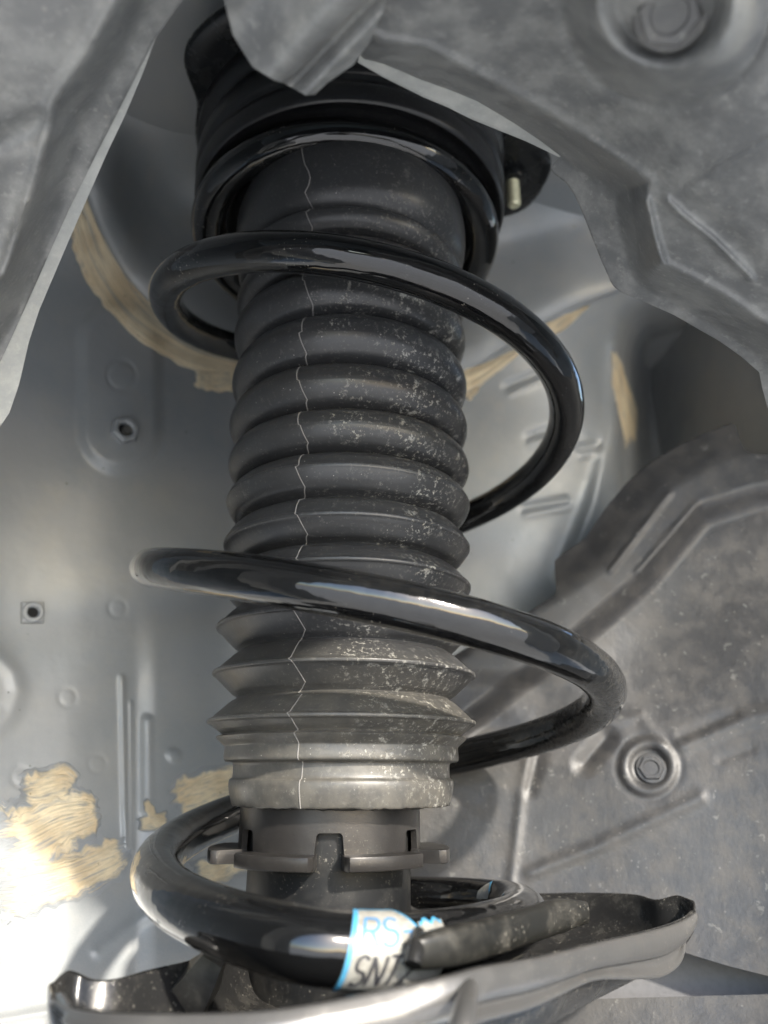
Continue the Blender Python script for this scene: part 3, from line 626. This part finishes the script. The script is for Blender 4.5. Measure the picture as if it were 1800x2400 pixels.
X = [at(448, 2330, -40), at(475, 2290, -44), at(505, 2240, -46)]; V, Fc = tube(spline(X, 4), np.linspace(7, 3.5, 9), 4); part('pad_lug', V, Fc, M_PAD, pad, smooth=False)
# ------------------------------------------------------------------ coil spring
ZK = [197.5, 199.5, 202.5, 201.6, 189.2, 164.9, 136.8, 115.4, 91.8, 62.5, 37.4, 19.2, -.2, -22.1, -34.5, -38.0, -38.5]
RK = [50.0, 51.7, 54.0, 58.2, 62.7, 66.1, 70.1, 73.9, 72.3, 70.2, 67.7, 66.2, 66.3, 66.4, 64.5, 47.0, 50.0]
OX, OY, SX, SY = 8.29, 2.81, -9.75, 8.73
OX, OY, SX, SY = OXV = (8.3, 2.8, -9.75, 8.73)
s_ = np.linspace(.45, 4.5, 640)
kn = np.arange(17)*.25+.5
def catm(y, s):
    y = np.array(y, float); y2 = np.r_[2*y[0]-y[1], y, 2*y[-1]-y[-2]]; u = np.clip((s-.5)/.25, 0, 15.9999); i = u.astype(int); t = u-i
    a, b, c_, d = y2[i], y2[i+1], y2[i+2], y2[i+3]; return .5*(2*b+(c_-a)*t+(2*a-5*b+4*c_-d)*t*t+(3*b-a-3*c_+d)*t**3)
def coil_pt(s):
    s = np.atleast_1d(s); z = catm(ZK, s); r = catm(RK, s); ph = 1.5*np.pi+2*np.pi*s
    return np.stack([OX+SX*(z-60)/100+r*np.cos(ph), OY+SY*(z-60)/100+r*np.sin(ph), z], 1)
def coil_r(s): return np.interp(s, [0, 3.45, 3.8, 4.05, 4.6], [5.95, 5.95, 6.3, 6.3, 6.2])
spring = thing('coil_spring', 'glossy black coil spring wrapped around the ribbed bellows', 'coil spring', (0, 0, -50))
base_ = [p for p in coil_pt(np.arange(.45, 3.86, .05))]
CTRL = base_+[at(545, 2168, -61.5), at(690, 2208, -73.0), at(800, 2224, -73.5), at(910, 2226, -70.5), at(1020, 2216, -62), at(1120, 2196, -49), at(1200, 2168, -32), at(1228, 2140, -10), at(1190, 2118, 14), at(1100, 2106, 34), at(1000, 2100, 46), at(900, 2098, 52)]
CX = spline(np.array(CTRL), 10); CARC = np.r_[0, np.cumsum(np.linalg.norm(np.diff(CX, axis=0), axis=1))]
CR = np.interp(np.arange(len(CX)), [0, 590, 720, 750, 790, 900], [5.95, 5.95, 6.9, 6.7, 6.0, 5.9])
V, Fc = tube(CX, CR, 48); part('spring_wire', V, Fc, M_SPRING, spring, sharp=60)
# sticker wrapped round the lowest coil (u along the wire, v round it)
LX = CX[690:800]; LT = np.gradient(LX, axis=0); LT /= np.linalg.norm(LT, axis=1)[:, None]
Larc = CARC[690:800]-CARC[690]; LR = CR[690:800]
def on_wire(u, v, off):
    """u mm along the wire, v mm up round it from the point facing the camera"""
    p = np.array([np.interp(u, Larc, LX[:, k]) for k in range(3)]); t = np.array([np.interp(u, Larc, LT[:, k]) for k in range(3)]); t /= np.linalg.norm(t)
    R = float(np.interp(u, Larc, LR)); n0 = CAM-p; n0 -= t*(n0@t); n0 /= np.linalg.norm(n0); b = np.cross(n0, t)
    if b[2] < 0: b = -b
    a = v/R; return p+(n0*math.cos(a)+b*math.sin(a))*(R+off)
def u_at(px):                                   # wire length whose front falls at this photograph column
    best = min(range(len(LX)), key=lambda i: abs(px-(900+F_PX*((LX[i]-CAM)@RGT)/((LX[i]-CAM)@FWD)))); return Larc[best]
UL = u_at(800)
def patch(outline_fn, u0, u1, nu, nv, off, nm, mat, wrap=None):
    V = []; 
    for i in range(nu+1):
        u = u0+(u1-u0)*i/nu; v0, v1 = outline_fn(u-u0)
        for j in range(nv+1): V.append(on_wire(u+(wrap(v0+(v1-v0)*j/nv) if wrap else 0), v0+(v1-v0)*j/nv, off))
    Fc = [(i*(nv+1)+j, i*(nv+1)+j+1, (i+1)*(nv+1)+j+1, (i+1)*(nv+1)+j) for i in range(nu) for j in range(nv)]
    return V, Fc
M_PAPER = (lambda n: (n.set(n.mix(n.rng(n.noise(.25, 6, .7), .42, .70, 0, .8), (.27, .265, .24), (.13, .12, .10)), .45, 0), n.bump(n.noise(.25, 4, .6, dist=.5), .5, .7), n.m)[2])(NB('sticker_paper'))
M_CYAN = flat('sticker_cyan', (.05, .24, .40), .45); M_BLUE = flat('sticker_blue_print', (.05, .17, .34), .5); M_INK = flat('sticker_black_print', (.03, .03, .035), .5)
sh = lambda v: .16*v                              # the sticker sits slightly askew
def paper(du):                                     # torn right side
    top = 9.6 if du < 8.2 else max(3.0, 9.6-(du-8.2)*1.5)
    if du > 12.5: top = 5.2+.5*math.sin(du*2.3)
    return (-10.0 if du < 15 else -10+(du-15)*1.2, top)
st = part('sticker', *patch(paper, UL, UL+19.0, 80, 30, .18, '', 0, sh), M_PAPER, spring, label='torn white sticker with a cyan border')
def addsub(name, V, Fc, mat):
    o = mesh_obj(name, V, Fc, mat, None); o.parent = st; o.matrix_parent_inverse = Matrix.Identity(4)
    o.matrix_parent_inverse = (Matrix.Translation(spring.location)).inverted() @ Matrix.Identity(4) if False else st.matrix_parent_inverse.copy()
    o.matrix_parent_inverse = Matrix.Identity(4); return o
addsub('sticker_border', *patch(lambda du: (-9.8, 9.5), UL+.05, UL+1.0, 4, 30, .26, '', 0, sh), M_CYAN)
addsub('sticker_border', *patch(lambda du: (paper(du+1.1)[1]-.75, paper(du+1.1)[1]-.05), UL+1.1, UL+18.6, 60, 3, .27, '', 0, sh), M_CYAN)
def glyph(strokes, u, v, w, h, th, off=.28):
    V = []; Fc = []
    for stc in strokes:
        P = resample(np.array(stc, float)*[w, h], max(3, int(14*len(stc)))); T = np.gradient(P, axis=0); T /= (np.linalg.norm(T, axis=1)[:, None]+1e-9); N_ = np.stack([-T[:, 1], T[:, 0]], 1)
        b = len(V)
        for p, n_ in zip(P, N_):
            for sgn in (-1, 1):
                q = p+n_*sgn*th/2; V.append(on_wire(u+q[0]+sh(v+q[1]), v+q[1], off))
        Fc += [(b+2*i, b+2*i+1, b+2*i+3, b+2*i+2) for i in range(len(P)-1)]
    return V, Fc
def arc(cx, cy, rx, ry, a0, a1, n=14): return [(cx+rx*math.cos(math.radians(a)), cy+ry*math.sin(math.radians(a))) for a in np.linspace(a0, a1, n)]
G = {'R': [[(0, 0), (0, 1)], [(0, 1), (.55, 1)]+arc(.55, .75, .42, .25, 90, -90)+[(0, .5)], [(.5, .5), (1, 0)]],
     'S': [arc(.5, .76, .46, .24, 30, 270)+arc(.5, .26, .48, .26, 90, -150)], '-': [[(.1, .45), (.9, .45)]],
     'N': [[(0, 0), (0, 1)], [(0, 1), (1, 0)], [(1, 0), (1, 1)]], 'T': [[(0, 1), (1, 1)], [(.5, 1), (.5, 0)]], '2': [arc(.5, .70, .46, .30, 170, -25)+[(0, 0), (1, 0)]]}
def word(txt, u, v, w, h, gap, th, mat, lean=0.0):
    for ch in txt:
        g = [[(x+lean*y, y) for x, y in s0] for s0 in G[ch]]
        V, Fc = glyph(g, u, v, w, h, th); addsub('letter', V, Fc, mat); u += w+gap
word('RS-', UL+2.2, .6, 2.5, 5.2, .7, .5, M_BLUE, .05)
word('SNT2', UL+1.9, -6.4, 1.95, 5.4, .6, .55, M_INK, .12)
U2 = u_at(1190)
def paper2(du): return (0, 2.2+min(du, 1e9)*.9 if du < 4.5 else max(.5, 6.2-(du-4.5)*.9))
part('sticker', *patch(paper2, U2, U2+9, 30, 12, .2, '', 0), M_PAPER, spring, label='torn corner of the sticker further along the coil')
addsub2 = part('sticker_edge', *patch(lambda du: (paper2(du)[1]-.9, paper2(du)[1]), U2, U2+5, 20, 3, .28, '', 0), M_CYAN, spring)
# ------------------------------------------------------------------ upper seat and mount
mount = thing('strut_mount', 'black upper spring seat and mount plate with a zinc stud, above the top coil', 'strut mount', (0, 0, 240))
def mc(z): return (2.0-6*(z-60)/100+3.5, 2.8+8.73*(z-60)/100-3)
MC = (-1.0, 10.5)
pr = [(36, 209), (44, 207), (46.5, 203), (47.5, 199.8), (48.4, 199.6), (49, 203), (51, 207.2), (55, 208.2), (58.5, 206.6), (59.6, 206.4), (60.6, 208), (60.9, 213), (59.9, 215.5), (60.3, 217.4), (61.2, 219), (61.2, 225), (60, 228), (59, 231), (60.6, 233), (62, 235.5), (62, 240)]
V, Fc = lathe([tuple(p) for p in spline(pr, 4)], 160, MC); part('upper_spring_seat', V, Fc, M_PAD, mount, sharp=60)
# mount plate with ears
n = 200; zp = 240
def plr(a):
    r = 63.0
    for ea, er, wd in ((math.radians(8), 84, .34), (math.radians(124), 90, .36), (math.radians(228), 76, .36)):
        d = (a-ea+math.pi) % (2*math.pi)-math.pi; r = max(r, 63+(er-63)*math.exp(-(d/wd)**4)) 
    return r
V = []; Fc = []
lv = [(0.0, zp+1), (.9, zp), (.985, zp-.2), (1.0, zp+.9), (1.0, zp+2.6), (.98, zp+4), (0.0, zp+6)]
for f, z in lv:
    for j in range(n):
        a = 2*math.pi*j/n; r = plr(a)*f; V.append((MC[0]+r*math.cos(a), MC[1]+r*math.sin(a), z))
Fc = [(i*n+j, i*n+(j+1) % n, (i+1)*n+(j+1) % n, (i+1)*n+j) for i in range(len(lv)-1) for j in range(n)]
part('mount_plate', V, Fc, M_MOUNT, mount, sharp=50)
def stud(x, y, z0, z1, nm='stud'):
    zs = np.arange(z1, z0, .25); X = np.stack([np.full(len(zs), x), np.full(len(zs), y), zs], 1)
    r = np.array([2.55+(.22 if i % 4 < 2 else 0) for i in range(len(zs))]); r[0] = 1.7; r[1] = 2.1; r[2] = 2.4
    V, Fc = tube(X, r, 24); part(nm, V, Fc, M_ZINC, mount, sharp=30)
def at_z(px, py, z):
    d = ray(px, py); return CAM+d*((z-CAM[2])/d[2])
SP = at_z(1203, 445, 233)
print('STUD', SP, at_z(1275, 400, 240)); stud(float(SP[0]), float(SP[1]), 241, 224.5)
V, Fc = lathe([(2.5, 236.8), (5.2, 236.8), (5.6, 237.4), (5.6, 240.3)], 32, (float(SP[0]), float(SP[1]))); part('stud_collar', V, Fc, M_MOUNT, mount)
# ------------------------------------------------------------------ ground far below
g = 40.0
me = bpy.data.meshes.new('ground'); me.from_pydata([(-g, -g, -.42), (g, -g, -.42), (g, g, -.42), (-g, g, -.42)], [], [(0, 1, 2, 3)])
n = NB('pale_concrete'); n.set(n.mix(n.rng(n.noise(.02, 5), .35, .65), (.54, .52, .485), (.64, .62, .58)), .9, 0); me.materials.append(n.m)
o = bpy.data.objects.new('ground', me); link(o); o['kind'] = 'structure'
